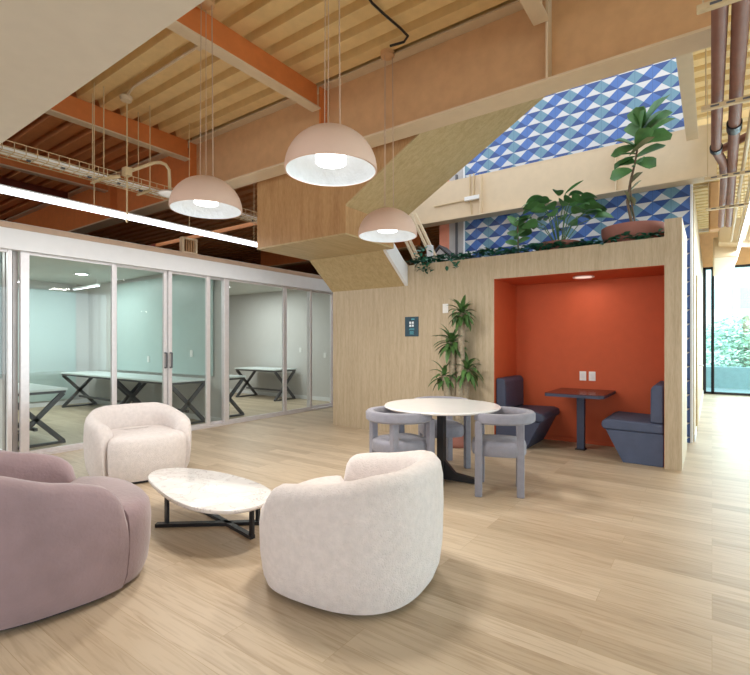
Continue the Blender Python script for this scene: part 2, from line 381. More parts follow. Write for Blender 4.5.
def pane_unit(i, y0, y1, xo=0, stile0=.045, stile1=.045, handle=None, z1=2.45, hy=None):
    x = XG+xo
    w = struct(MB().box(x-.025, x+.025, y0, y0+stile0, .035, z1).box(x-.025, x+.025, y1-stile1, y1, .035, z1)
        .box(x-.02, x+.02, y0+stile0, y1-stile1, .035, .075).box(x-.02, x+.02, y0+stile0, y1-stile1, z1-.035, z1).build('window_%d' % i, ALU, bevel=.004), 'aluminium framed glass panel')
    MB().box(x-.005, x+.005, y0+stile0, y1-stile1, .075, z1-.035).build('pane', GLASS, w)
    if hy:
        m = MB()
        for sx in (1,):
            m.tube([(x+.02, hy, 1.0), (x+.065, hy, 1.0), (x+.065, hy, 1.22), (x+.02, hy, 1.22)], .014, 8)
        m.build('handle', DESKL, w, smooth=True)
    return w
pane_unit(11, -1.15, 2.0, 0)
pane_unit(12, 2.08, 3.17, 0, .09, .05)
pane_unit(13, 3.17, 3.93, -.03, .03, .05, hy=3.9)
pane_unit(14, 3.94, 4.66, .0, .055, .07, hy=3.965)
pane_unit(15, 4.64, 5.0, -.06, .05, .06)
pane_unit(16, 4.93, 6.33, 0, .09, .06)
pane_unit(17, 6.33, 7.05, 0, .02, .05)
pane_unit(18, 7.0, 7.76, -.055, .03, .05)
pane_unit(19, 7.76, 8.38, 0, .05, .05)
struct(MB().box(XG-.13, XG-.05, 1.95, 2.0, .035, 2.45).box(XG-.16, XG-.06, 2.03, 2.08, .035, 2.45).build('trim_5', ALUD), 'door jamb posts at the near office wall')
# cyan boards
o = MB().box(X2+.02, X2+.035, 2.75, 4.72, .12, 2.52).build('glass_board', CYAN); tag(o, 'tall aqua back-painted glass board on the office back wall', 'board')
o = MB().box(-10.6, XG-.35, 4.965, 4.98, .8, 2.62).build('glass_board', CYAN); tag(o, 'wide aqua glass board on the office divider above the long desks', 'board')
o = MB().box(-11, XG-.2, 1.945, 1.965, .95, 2.55).build('glass_board', CYAN); tag(o, 'aqua glass board on the near office side wall at the photo edge', 'board')
# desks: white top on crossed metal legs
def desk(loc, rz, L, D, label, xs=None):
    t = thing('office_desk', label, 'desk', loc, rz, 'desks in the glass offices')
    MB().box(-L/2, L/2, -D/2, D/2, .72, .75).build('tabletop', DESKT, t, bevel=.004)
    MB().box(-L/2+.02, L/2-.02, -D/2+.02, D/2-.02, .685, .72).build('apron', DESKL, t)
    for x in (-L/2+.05, L/2-.05):
        m = MB(); a, b = D/2-.04, .02
        m.bar((x, -a, .0+b), (x, a, .685), .06, .035, up=(1,0,0)); m.bar((x, a, .0+b), (x, -a, .685), .06, .035, up=(1,0,0))
        m.box(x-.03, x+.03, -a-.02, a+.02, 0, .03)
        m.build('leg', DESKL, t)
    MB().box(-L/2+.05, L/2-.05, -.02, .02, .2, .24).build('stretcher', DESKL, t)
    return t
desk((-8.05, 4.60, 0), 0, 1.9, .72, 'long desk on crossed legs against the divider, nearest the glass doors')
desk((-10.15, 4.60, 0), 0, 2.2, .72, 'desk on crossed legs in the middle of the divider row')
desk((-7.95, 2.45, 0), 0, 1.5, .72, 'desk on crossed legs at the left, close to the glass')
desk((-7.75, 5.5, 0), 0, 1.1, .7, 'desk just beyond the office divider, half hidden by door frames')
desk((-9.05, 7.95, 0), 0, 1.5, .7, 'small desk with bronze crossed legs against the far office wall')
for p, lb in (((-9.9, 4.1), 'bright round downlight in the first office ceiling'), ((-9.35, 7.0), 'bright round downlight in the second office ceiling'), ((-8.2, 1.0), 'round downlight in the near office ceiling')):
    t = thing('downlight', lb, 'ceiling light', (p[0], p[1], 2.70), 0, 'office downlights')
    MB().lathe([(.09, -.002), (.14, -.012), (.15, 0)], n=32).build('trim_ring', PLASTIC, t, smooth=True)
    MB().lathe([(0, -.006), (.095, -.006), (.095, 0)], n=32).build('lamp', DOWN, t)
for y, x in ((3.4, -11.2), (4.6, -10.9)):
    t = thing('linear_light', 'slim linear lamp under the office ceiling, %s' % ('nearer the aqua board end' if y > 4 else 'seen beside the door post'), 'ceiling light', (x, y, 2.55))
    MB().box(-.6, .6, -.025, .025, 0, .04).build('housing', PLASTIC, t); MB().box(-.58, .58, -.02, .02, -.004, 0).build('lamp', LED, t)
    for q in (-.5, .5): MB().tube([(q, 0, .04), (q, 0, .15)], .004, 6).build('suspension_wire', ALU, t)
def plate(loc, rz, label, n=1, w=.075, h=.12, group=None, name='light_switch', cat='switch'):
    t = thing(name, label, cat, loc, rz, group)
    MB().box(-w/2, w/2, -.01, 0, -h/2, h/2).build('cover_plate', PLASTIC, t, bevel=.003)
    MB().box(-w/2+.02, w/2-.02, -.015, -.01, -h/2+.03, h/2-.03).build('insert', PLASTIC if name == 'light_switch' else WHITE, t, bevel=.002)
    return t
plate((-7.6, 4.962, 1.18), 0, 'white switch on the office divider seen through the sliding door')
plate((-9.05, 4.962, 1.05), 0, 'white switch on the office divider above the middle desk')
plate((-8.25, 8.38, 1.2), 0, 'upper white switch on the far office wall')
plate((-7.45, 8.38, 1.08), 0, 'lower white switch on the far office wall by the end post')

# grille above header
t = thing('air_grille', 'small square beige air grille standing on the header', 'vent', (XG+.02, 4.27, 2.755))
MB().box(-.04, .04, -.13, .13, 0, .025).box(-.04, .04, -.13, .13, .215, .24).box(-.04, .04, -.13, -.10, .025, .215).box(-.04, .04, .10, .13, .025, .215).build('frame', CREAM, t)
for i in range(5): MB().box(-.02, .02, -.095+i*.042, -.083+i*.042, .025, .215).build('slat', TAN, t)
MB().box(-.039, -.03, -.1, .1, .025, .215).build('backing', DESKL, t)

# ------------------------------------------------------------------ wooden pod with booth
OX0, OX1, OZ, YB = -2.35, -.42, 2.214, 6.88
m = MB().box(XP0, OX0, YP, YP+.1, 0, 2.52).box(OX0, OX1, YP, YP+.1, OZ, 2.52).box(OX1, XP1, YP, YP+.1, 0, 2.71)
m.box(XP0, XP0+.1, YP+.1, 7.2, 0, 2.52).box(XP1-.1, XP1, YP+.1, 7.2, 0, 2.71).box(XP0+.1, XP1-.1, 7.1, 7.2, 0, 2.52).box(XP0+.1, XP1-.1, YP+.1, 7.1, 2.26, 2.32)
struct(m.build('wall_front', OAK), 'oak veneered pod with a booth niche')
m = MB().box(OX0, OX1, YB, YB+.03, 0, OZ).box(OX0-.03, OX0, YP+.1, YB+.03, 0, OZ).box(OX1, OX1+.03, YP+.1, YB+.03, 0, OZ).box(OX0, OX1, YP+.1, YB, OZ, OZ+.03)
m.box(OX0, OX0+.004, YP+.012, YP+.1, 0, OZ-.004).box(OX1-.004, OX1, YP+.012, YP+.1, 0, OZ-.004).box(OX0, OX1, YP+.012, YP+.1, OZ-.004, OZ)
struct(m.build('wall_booth', ORANGE), 'burnt orange lining of the booth niche')
struct(MB().box(OX0, OX1, YB-.012, YB, 0, .06).build('baseboard_booth', ORANGE), 'orange booth baseboard')
t = thing('booth_downlight', 'round pale downlight in the orange booth ceiling', 'ceiling light', (-1.34, 6.47, OZ))
MB().lathe([(.10, -.004), (.125, -.012), (.13, -.004), (.13, 0)], n=32).build('trim_ring', PLASTIC, t, smooth=True)
MB().lathe([(0, -.006), (.1, -.006), (.1, 0)], n=32).build('lamp', emis('booth_lamp_on', (1, .72, .6), .9), t)
for x, s in ((-1.432, 'left'), (-1.315, 'right')):
    plate((x, YB, .918), 0, '%s one of two white wall plates above the booth table' % s, w=.085, h=.125, group='pair of plates in the booth', name='wall_socket', cat='socket')
plate((-3.06, YP, 1.855), 0, 'blank white switch on the oak wall beside the tall plant', w=.085, h=.13)
# wall sign
t = thing('wall_sign', 'dark teal sign with a white four-square mark on the oak wall', 'sign', (-3.613, YP, 1.61))
MB().box(-.115, .115, -.012, 0, -.145, .145).build('sign_panel', SIGN, t, bevel=.002)
m = MB()
for i in (-1, 1):
    for j in (-1, 1): m.box(i*.022-.016, i*.022+.016, -.015, -.012, .035+j*.022-.016, .035+j*.022+.016)
m.build('pictogram', SIGNW, t)
MB().box(-.005, .05, -.014, -.012, .10, .118).build('header_mark', SIGNT, t)
for q in ((-.035, .045, -.035, -.028), (-.045, .05, -.05, -.043)): MB().box(q[0], q[1], -.014, -.012, q[2], q[3]).build('text_line', SIGNT, t)
for i in range(4): MB().box(-.03, .035+(i % 2)*.005, -.014, -.012, -.075-i*.013, -.069-i*.013).build('text_line', SIGNT, t)

# booth table
t = thing('booth_table', 'narrow dark-topped booth table between the two navy benches', 'table', (-1.37, 6.48, 0))
MB().prism([(-.33, -.42, .735), (.27, -.42, .735), (.33, -.36, .735), (.34, .395, .735), (-.34, .395, .735), (-.345, -.405, .735)], (0, 0, .008)).build('tabletop', plain('dark_walnut_laminate', (.085, .022, .022), .25), t)
MB().prism([(-.33, -.42, .70), (.27, -.42, .70), (.33, -.36, .70), (.34, .395, .70), (-.34, .395, .70), (-.345, -.405, .70)], (0, 0, .034)).build('edge_band', NAVY, t)
MB().box(-.045, .045, -.05, .03, .012, .70).build('pedestal', NAVY, t, bevel=.004)
MB().box(-.06, .06, -.08, .06, 0, .012).build('base_plate', BLACK, t)
# booth benches
def bench(x, s, label, mat, L=.78, y0=6.03):
    """s=+1: back against the wall on the left, seat towards +x"""
    t = thing('booth_bench', label, 'bench', (x, y0, 0), 0, 'benches in the booth')
    a = lambda u: u*s
    prof = [(0, 0), (.40, 0), (.58, .36), (0, .36)]
    MB().prism([(a(u), 0, z) for u, z in prof], (0, L, 0)).build('base', mat, t, bevel=.008)
    MB().prism([(a(u), -.005, z) for u, z in ((.0, .362), (.60, .362), (.63, .40), (.62, .46), (.55, .485), (0, .47))], (0, L+.01, 0)).build('seat', mat, t, bevel=.025, seg=4)
    MB().prism([(a(u), .005, z) for u, z in ((.0, .474), (.13, .474), (.125, .86), (.09, .90), (.0, .90))], (0, L-.02, 0)).build('backrest', mat, t, bevel=.025, seg=4)
    return t
bench(OX0+.01, 1, 'navy booth bench left of the booth table', NAVY)
bench(OX1-.01, -1, 'slate blue booth bench right of the booth table by the niche edge', SLATE)

# ------------------------------------------------------------------ staircase
t = thing('staircase', 'oak clad staircase with a landing soffit hanging above the pod', 'staircase', (0, 0, 0))
XL, XR, YF, YK, ZL = -5.165, -3.575, 4.39, 5.44, 2.67
MB().box(XL, XR, YF, YK, ZL+.02, 3.75).build('landing', OAKR, t)
MB().box(XL, XR, YF, YK, ZL, ZL+.02).build('landing_soffit', OAKY, t)
MB().prism([(XL, YK, ZL), (XL, YP, 2.22), (XL, YP, 2.55), (XL, YK, 3.0)], (XR-.16-XL, 0, 0)).build('lower_flight', OAKY, t)
MB().prism([(XR-.16, YK-.02, ZL-.02), (XR-.16, YP-.002, 2.22), (XR-.16, YP-.002, 2.50), (XR-.16, YK-.02, ZL+.28)], (.05, 0, 0)).build('stringer', WHITE, t)
S = .583; zz = lambda x: 3.02+S*(x+3.56)
xe = -.95
MB().prism([(XR, YF, zz(XR)+.02), (xe, YF, zz(xe)+.02), (xe, YF, zz(xe)+.7), (XR, YF, zz(XR)+.72)], (0, 1.13, 0)).build('upper_flight', OAKR, t)
MB().prism([(XR+.001, YF-.002, zz(XR)), (xe, YF-.002, zz(xe)), (xe, YF-.002, zz(xe)+.02), (XR+.001, YF-.002, zz(XR)+.02)], (0, 1.134, 0)).build('upper_flight_soffit', OAKX, t)
# braces and hardware behind the planter
for a, b, lb in (((-4.25, 7.0, 3.62), (-3.70, 7.0, 2.53), 'long tan diagonal brace rising beside the salmon wall strip'), ((-4.40, 7.0, 3.25), (-4.02, 7.0, 2.53), 'second tan diagonal brace, between the lowest lamp and the ivy'), ((-4.75, 7.0, 3.1), (-4.25, 7.0, 2.53), 'short tan diagonal brace low behind the lower stair flight')):
    m = MB().bar(a, b, .035, .06, up=(0, 1, 0)).bar(Vector(a)+Vector((.06, .05, 0)), Vector(b)+Vector((.06, .05, 0)), .035, .06, up=(0, 1, 0))
    tag(m.build('steel_brace', CREAM), lb, 'brace', 'diagonal braces behind the planter')
t = thing('roof_monitor_duct', 'small pale gabled duct behind the ivy by the salmon strip', 'duct', (-3.9, 7.35, 2.52))
MB().prism([(-.16, 0, 0), (.18, 0, 0), (.18, 0, .36), (.03, 0, .5), (-.16, 0, .3)], (0, .25, 0)).build('body', GREYP, t)
MB().prism([(-.20, -.02, .30), (.03, -.02, .53), (.22, -.02, .37), (.22, -.02, .39), (.03, -.02, .56), (-.20, -.02, .33)], (0, .29, 0)).build('cover', DESKL, t)
o = MB().box(-3.68, -3.60, 6.55, 6.63, 2.33, 2.92).build('steel_post', WHITE, bevel=.004); tag(o, 'short white post rising out of the ivy', 'post')
t = thing('junction_box', 'white junction box with conduits on the cream girder web', 'junction box', (-3.35, YD-.008, 3.86))
MB().box(-.14, .14, -.06, 0, -.035, .035).build('box', PLASTIC, t, bevel=.005)
MB().tube([(-.05, -.02, .035), (-.05, -.02, .42)], .012, 8).tube([(.02, -.02, .035), (.02, -.02, .42)], .012, 8).tube([(-.04, -.02, -.035), (-.02, -.02, -.28)], .012, 8).tube([(-.14, -.02, -.01), (-.75, -.02, -.02)], .012, 8).build('conduit', CONDUIT, t, smooth=True)

# ------------------------------------------------------------------ sofas: swivel barrel chairs
def barrel(name, label, mat, loc, rz, W=.49, D=.50, E=R(52), hb=.72, h1=.58, fa=.2, fb=.9):
    """local front = +x"""
    t = thing(name, label, 'armchair', loc, rz, 'barrel armchairs round the coffee table')
    def foot(a, s=1, k=0):
        n = 2.6; c, q = cos(a), sin(a)
        return Vector(((D-k)*s*math.copysign(abs(c)**(2/n), c), (W-k)*s*math.copysign(abs(q)**(2/n), q), 0))
    def nrm_(o_):
        n = 2.6; v = Vector((math.copysign((abs(o_.x)/D)**(n-1), o_.x)/D, math.copysign((abs(o_.y)/W)**(n-1), o_.y)/W, 0)); return v.normalized()
    nseg = 72; th = .165; rows = []
    for i in range(nseg+1):
        a = E+(2*pi-2*E)*i/nseg
        u = abs(a-pi)/(pi-E)
        w = min(1, max(0, (u-fa)/(fb-fa))); w = w*w*(3-2*w)
        h = hb-(hb-h1)*w
        q = max(0, (u-.86)/.14); h = .43+(h-.43)*sqrt(max(0, 1-q**2.2))
        o_ = foot(a); nr = nrm_(o_)
        P = lambda inn, z: o_-nr*inn+Vector((0, 0, z))
        rows.append([P(.085, .025), P(.05, .03), P(.022, .10), P(.006, .22), P(.0, h*.62), P(.004, h-.11), P(.016, h-.045), P(.045, h-.010), P(th*.52, h), P(th-.04, h-.012), P(th-.010, h-.05), P(th+.004, h-.10), P(th+.012, .34), P(th+.01, .30), P(th-.02, .04)])
    m = MB(); vs = m.grid([list(r) for r in zip(*rows)])
    cols = list(zip(*vs))
    for cset in (cols[0], cols[-1]): m.bm.faces.new(list(cset) if cset is cols[-1] else list(cset)[::-1])
    for i in range(nseg): m.bm.faces.new((vs[0][i], vs[-1][i], vs[-1][i+1], vs[0][i+1]))
    m.build('shell', mat, t, smooth=True)
    m = MB(); n = 72; rings = []
    lim = math.cos(E)**(2/2.6)*D
    for inn, z in ((.10, .025), (.06, .03), (.036, .09), (.022, .2), (.018, .34), (.028, .41), (.05, .44), (.085, .455), (.16, .462), (.3, .466)):
        ring = []
        for k in range(n):
            a = 2*pi*k/n; o_ = foot(a); f = min(1, max(0, (lim+.03-o_.x)/.05)); f = f*f*(3-2*f)
            x = o_-nrm_(o_)*(inn+.10*f); ring.append(Vector((x.x, x.y, z-.01*f)))
        rings.append(ring)
    vs = m.grid(rings, closeu=True); m.bm.faces.new(vs[-1]); m.bm.faces.new(vs[0][::-1])
    m.build('seat', mat, t, smooth=True)
    m = MB(); pts = [foot(2*pi*k/40, 1, .10) for k in range(40)]
    m.prism([(p.x, p.y, 0) for p in pts], (0, 0, .03)).build('plinth', BLACK, t)
    return t
barrel('barrel_armchair', 'cream boucle barrel armchair facing the room in front of the glass offices', BOUCLE, (-4.89, 2.58, 0), R(-14), hb=.69)
barrel('barrel_armchair', 'large cream boucle barrel armchair turned away, between coffee table and dining chairs', BOUCLE, (-1.735, 2.185, 0), R(187), D=.52, E=R(58), hb=.705, h1=.60, fa=.3, fb=1.0)
barrel('barrel_armchair', 'mauve velvet barrel armchair turned away at the lower left', MAUVE, (-3.12, 1.08, 0), R(81), W=.56, D=.56, E=R(63), hb=.75, h1=.59, fa=.5, fb=1.0)

# coffee table
t = thing('coffee_table', 'low pebble shaped marble coffee table on black crossed bars', 'coffee table', (-3.1, 2.1, 0))
out = [(-3.642,1.993),(-3.757,2.089),(-3.79,2.195),(-3.702,2.306),(-3.517,2.375),(-3.301,2.416),(-3.057,2.425),(-2.814,2.4),(-2.649,2.353),(-2.535,2.293),(-2.477,2.227),(-2.437,2.13),(-2.431,2.024),(-2.473,1.931),(-2.538,1.868),(-2.66,1.812),(-2.78,1.795),(-2.926,1.80),(-3.098,1.829),(-3.323,1.885),(-3.526,1.948)]
def catmull(P, k=4):
    r = []
    n = len(P)
    for i in range(n):
        a, b, c, d = [Vector(P[(i+j) % n]) for j in (-1, 0, 1, 2)]
        for q in range(k):
            s = q/k; r.append(.5*((2*b)+(c-a)*s+(2*a-5*b+4*c-d)*s*s+(3*b-a-3*c+d)*s**3))
    return r
sm = [Vector(p) for p in out]
sm = [(sm[i-1]+4*sm[i]+sm[(i+1) % len(sm)])/6 for i in range(len(sm))]
sm = [Vector((-3.1+(p.x+3.1)*1.03, 2.1+(p.y-2.1)*1.02)) for p in sm]
cc = catmull(sm)
m = MB(); ctr = Vector((-3.1, 2.1))
rings = []
for s, z in ((.93, .262), (.985, .272), (1.0, .286), (.995, .297), (.985, .30)):
    rings.append([Vector(((p.x-ctr.x)*s, (p.y-ctr.y)*s, z)) for p in cc])
vs = m.grid(rings, closeu=True); m.bm.faces.new(vs[-1]); m.bm.faces.new(vs[0][::-1])
m.build('tabletop', MARBLE, t, smooth=True)
m = MB().bar((-.19-.07, -.20, .0125), (.34, .33-.04, .0125), .05, .025); m.bar((.50, .07, .0125), (-.42, .22, .0125), .04, .025)
m.build('cross_base', BLACK, t)
for x, y in ((-.2, -.15), (.32, .27), (.49, .072), (-.40, .216)): MB().box(x-.017, x+.017, y-.010, y+.010, .02, .262).build('leg', BLACK, t)

# ------------------------------------------------------------------ dining set
t = thing('dining_table', 'round white marble dining table on a black pedestal', 'table', (-2.19, 4.2, 0))
MB().lathe([(0, .715), (.50, .715), (.56, .725), (.572, .738), (.565, .75), (0, .75)], n=72).build('tabletop', plain('white_stone', (.82, .80, .80), .16, var=.02), t, smooth=True)
MB().box(-.035, .035, -.035, .035, .05, .715).build('column', BLACK, t, bevel=.004)
MB().box(-.16, .16, -.16, .16, .703, .715).build('mount_plate', BLACK, t)
for k in range(4):
    a = R(15+90*k); dx, dy = cos(a), sin(a)
    MB().prism([Vector((dx*r, dy*r, z))+Vector((-dy, dx, 0))*-.03 for r, z in ((.02, .02), (.38, 0), (.38, .04), (.14, .085), (.04, .20), (.02, .20))], (-dy*.06, dx*.06, 0)).build('foot', BLACK, t)
def dchair(label, loc, rz):
    """front = +x; four square padded legs, round seat, ring back"""
    t = thing('dining_chair', label, 'chair', loc, rz, 'grey ring-back chairs round the dining table')
    for x, y in ((.16, .235), (.16, -.235), (-.20, .17), (-.20, -.17)):
        MB().box(x-.032, x+.032, y-.032, y+.032, 0, .67).build('leg', GREYF, t, bevel=.010)
    m = MB(); rings = []; n = 40
    for s, z in ((.80, .345), (.95, .352), (1, .375), (1, .44), (.96, .465), (.85, .478), (.5, .485)):
        ring = []
        for k in range(n):
            a = 2*pi*k/n; c, q = cos(a), sin(a); e = 3.2
            ring.append(Vector((-.01+.245*s*math.copysign(abs(c)**(2/e), c), .225*s*math.copysign(abs(q)**(2/e), q), z)))
        rings.append(ring)
    vs = m.grid(rings, closeu=True); m.bm.faces.new(vs[-1]); m.bm.faces.new(vs[0][::-1]); m.build('seat', GREYF, t, smooth=True)
    # back ring
    m = MB(); rows = []; E = R(42)
    path = []
    for i in range(37):
        a = E+(2*pi-2*E)*i/36
        path.append(Vector((-.02+.275*cos(a), .275*sin(a), 0)))
    prof = [(-.034, -.048), (.022, -.048), (.040, -.032), (.042, .026), (.026, .044), (-.026, .044), (-.042, .028), (-.042, -.032)]
    for i, p in enumerate(path):
        c = Vector((-.02, 0, 0)); nr = (p-c).normalized(); e = min(i, 36-i); k = (.55, .9, 1)[min(e, 2)]
        rows.append([p+nr*a*k+Vector((0, 0, .695+b*k)) for a, b in prof])
    vs = m.grid(rows, closeu=True); m.bm.faces.new(vs[0][::-1]); m.bm.faces.new(vs[-1]); m.build('backrest', GREYF, t, smooth=True)
    return t
c1 = dchair('grey ring-back chair right of the round table, near the booth', (-1.62, 4.22, 0), R(200))
dup(c1, (-2.38, 3.75, 0), R(68), 'grey ring-back chair left of the table, behind the large cream armchair')
dup(c1, (-2.45, 4.70, 0), R(-42), 'grey ring-back chair on the far side of the table before the potted plant')

# ------------------------------------------------------------------ pendants
def pendant(label, loc, canopy, sx=0):
    t = thing('pendant_lamp', label, 'pendant lamp', loc, 0, 'blush dome pendants')
    r = .30; prof = []
    for i in range(13):
        a = pi/2*i/12; prof.append((r*sin(a), r*.92*cos(a)))
    inner = [(q*.965, z*.965-.002) for q, z in prof[::-1]]
    sh = MB().lathe(prof+[(r, -.008), (r*.965, -.008)], n=64).build('shade', PINK, t, smooth=True)
    MB().lathe([(r*.965, -.008)]+inner, n=64).build('lining', LAMPIN, sh, smooth=True)
    MB().lathe([(0, .045), (.10, .045), (.10, .10), (.085, .2), (0, .2)], n=32).build('diffuser', LAMPON, t, smooth=True)
    top = canopy-loc[2]
    for k in range(3):
        a = 2*pi*k/3+.5; e = .05
        MB().tube([(.06*cos(a), .06*sin(a), r*.9), (e*cos(a), e*sin(a), top-.05)], .003 if k else .0045, 6).build('cord', BROWNCAP, t)
    MB().lathe([(0, top), (.07, top), (.07, top-.045), (.05, top-.06), (0, top-.06)], n=24).build('canopy', TAN, t, smooth=True)
    return t
pendant('large blush dome lamp hanging nearest, above the coffee table', (-2.02, 2.33, 2.49), ZD)
pendant('blush dome lamp on the left, hanging before the cable tray', (-3.55, 2.46, 2.52), ZD)
pendant('smaller blush dome lamp hanging lowest in front of the staircase', (-2.69, 3.98, 2.46), ZD)
o = MB().tube([(-2.359, 3.167, 4.29), (-2.379, 3.281, 4.29), (-2.372, 3.468, 4.29), (-2.356, 3.692, 4.29), (-2.356, 3.833, 4.29), (-2.434, 3.886, 4.29), (-2.579, 3.859, 4.29)], .012, 8).build('power_cable', BLACK, smooth=True); tag(o, 'black cable looping from the lamp canopy along the deck', 'cable')

# linear lights
def linear(label, x, y0, y1, z, w=.045):
    t = thing('linear_light', label, 'linear light', (x, y0, z)); L = y1-y0
    MB().box(-w/2, w/2, 0, L, 0, .07).build('housing', WHITE, t); MB().box(-w/2+.004, w/2-.004, .01, L-.01, -.006, 0).build('lamp', LED, t)
    MB().box(w/2, w/2+.004, .01, L-.01, .004, .05).build('side_lamp', LED, t)
    for y in (.8, 1.9, 3.1, 4.2):
        if y < L: MB().tube([(0, y, .07), (0, y, ZD-z)], .005, 6).build('suspension_wire', CONDUIT, t)
    return t
linear('long bright white light strip hung above the glass offices', -5.72, .6, 5.4, 2.86)
linear('bright light strip hung over the corridor at the right edge', .42, 6.5, 13.5, 3.2)

# ------------------------------------------------------------------ cable tray, conduits, pipes
t = thing('cable_tray', 'tan wire cable tray with bundled cables hung under the deck', 'cable tray', (-5.85, .8, 3.29)); L = 5.6
m = MB()
for x, z in ((-.12, .10), (-.12, .04), (-.12, 0), (-.04, 0), (.04, 0), (.12, 0), (.12, .04), (.12, .10)): m.tube([(x, 0, z), (x, L, z)], .005, 6)
for i in range(56):
    y = .05+i*.1; m.tube([(-.12, y, .10), (-.12, y, 0), (.12, y, 0), (.12, y, .10)], .004, 5)
m.build('wire_basket', CONDUIT, t)
m = MB()
for x, z in ((-.05, .02), (-.02, .035), (.02, .02), (.06, .025), (.09, .02)): m.tube([(x+.01*sin(i*1.3+x*40), i*.4, z+.004*sin(i)) for i in range(15)], .020, 8)
m.build('cables', PLASTIC, t, smooth=True)
for i in range(18): MB().tube([(.03*(-1)**i, .2+i*.3, .03), (.03*(-1)**i, .235+i*.3, .03)], .04, 8).build('cable_tie', DESKL, t)
for y in (1.8, 2.35, 3.6, 4.9): MB().tube([(.14, y, -.02), (.14, y, ZD-3.29)], .006, 6).tube([(-.14, y, -.02), (-.14, y, ZD-3.29)], .006, 6).bar((-.16, y, -.02), (.16, y, -.02), .03, .02).build('hanger', CONDUIT, t)
t = thing('conduit_drop', 'bent tan conduit arm ending in a small white disc beside the cable tray', 'conduit', (-5.66, 2.84, 3.40))
MB().tube([(0, 0, 0), (.06, .10, .06), (.12, .27, .17), (.135, .34, .19), (.145, .40, .18), (.14, .45, .13), (.12, .47, .0), (.12, .47, -.10)], .02, 10).build('pipe', CONDUIT, t, smooth=True)
MB().box(-.05, .05, -.04, .04, -.05, .05).build('box', CONDUIT, t, bevel=.006)
MB().lathe([(0, -.11), (.11, -.14), (.135, -.165), (.08, -.19), (0, -.195)], (.12, .47, 0), 28).build('disc', PLASTIC, t, smooth=True)
for x, y, z in ((0, 0, -.60),): MB().tube([(0, 0, .05), (0, 0, ZD-3.4)], .008, 6).tube([(0, 0, -.05), (0.0, 0, z)], .010, 6).build('rod', CONDUIT, t)
MB().tube([(-.14, -.26, -.13), (-.04, -.06, -.06)], .022, 8).build('spout', CONDUIT, t, smooth=True)
SP0, SP1, SP2 = (-5.66, 2.83, 4.29), (-5.40, 2.78, 4.30), (-4.12, 2.77, 4.30)
o = MB().tube([SP0, SP1, SP2], .014, 8).box(SP2[0]-.03, SP2[0]+.05, SP2[1]-.03, SP2[1]+.03, 4.27, 4.325).lathe([(0, -.07), (.06, -.05), (.07, 0), (0, 0)], SP0, 16).build('sprinkler', CREAM, smooth=True); tag(o, 'small ceiling sprinkler and conduit on the deck at the left', 'sprinkler')

def pipe(label, pts, r, coups):
    t = thing('insulated_pipe', label, 'pipe', (0, 0, 0), 0, 'brown pipes over the corridor')
    MB().tube(pts, r, 20).build('pipe', PIPE, t, smooth=True)
    for p, q in coups: MB().tube([p, q], r+.012, 20).build('coupling', BLACK if r > .04 else PIPE, t, smooth=True)
    return t
pipe('left one of two thick brown pipes, with a black collar and a bend', [(.04, 1.6, 3.3), (.037, 3.3, 3.3), (.033, 5.7, 3.3), (.034, 5.85, 3.3), (.10, 6.3, 3.3), (.12, 7.0, 3.3), (.12, 9.6, 3.3)], .042, [((.033, 5.74, 3.3), (.034, 5.82, 3.3))])
pipe('right one of two thick brown pipes, running straight', [(.13, 1.6, 3.3), (.135, 3.3, 3.3), (.17, 5.8, 3.3), (.21, 8.5, 3.3), (.22, 9.6, 3.3)], .046, [((.16, 5.2, 3.3), (.163, 5.35, 3.3))])
pipe('short brown branch pipe crossing right from the black collar', [(.05, 5.9, 3.31), (.3, 5.75, 3.36), (.9, 5.6, 3.4), (2.0, 5.5, 3.4)], .036, [])
for i, (y, lb) in enumerate(((3.18, 'slotted tan strut carrying the pipes at the top edge'), (4.55, 'second slotted tan strut under the pipes'), (6.5, 'third tan strut under the pipes past the collar'), (8.0, 'farthest tan strut under the pipes near the light strip'))):
    t = thing('pipe_strut', lb, 'strut', (-.07, y, 3.20), 0, 'struts under the corridor pipes')
    m = MB().box(0, 1.6, -.02, .02, 0, .035); m.build('channel', CONDUIT, t, bevel=.003)
    m = MB()
    for k in range(9): m.box(.06+k*.1, .115+k*.1, -.0215, -.0195, .010, .024)
    m.build('slots', DESKL, t)
    MB().tube([(.03, 0, 0), (.03, 0, ZD-3.2)], .005, 6).build('rod', CONDUIT, t); MB().tube([(1.4, 0, 0), (1.4, 0, ZD-3.2)], .005, 6).build('rod', CONDUIT, t)
for i, (x, z, r, lb) in enumerate(((.27, 3.27, .02, 'tan conduit closest to the thick pipes'), (.36, 3.27, .016, 'second tan conduit beside the thick pipes'), (.46, 3.27, .016, 'third tan conduit toward the photo edge'), (.55, 3.27, .02, 'outermost tan conduit at the photo edge'), (.65, 3.27, .014, 'thin tan conduit past the photo edge'))):
    tag(MB().tube([(x, 1.6, z), (x, 5, z), (x+.02, 11, z)], r, 10).build('conduit', CONDUIT, smooth=True), lb, 'conduit', 'conduits over the corridor')
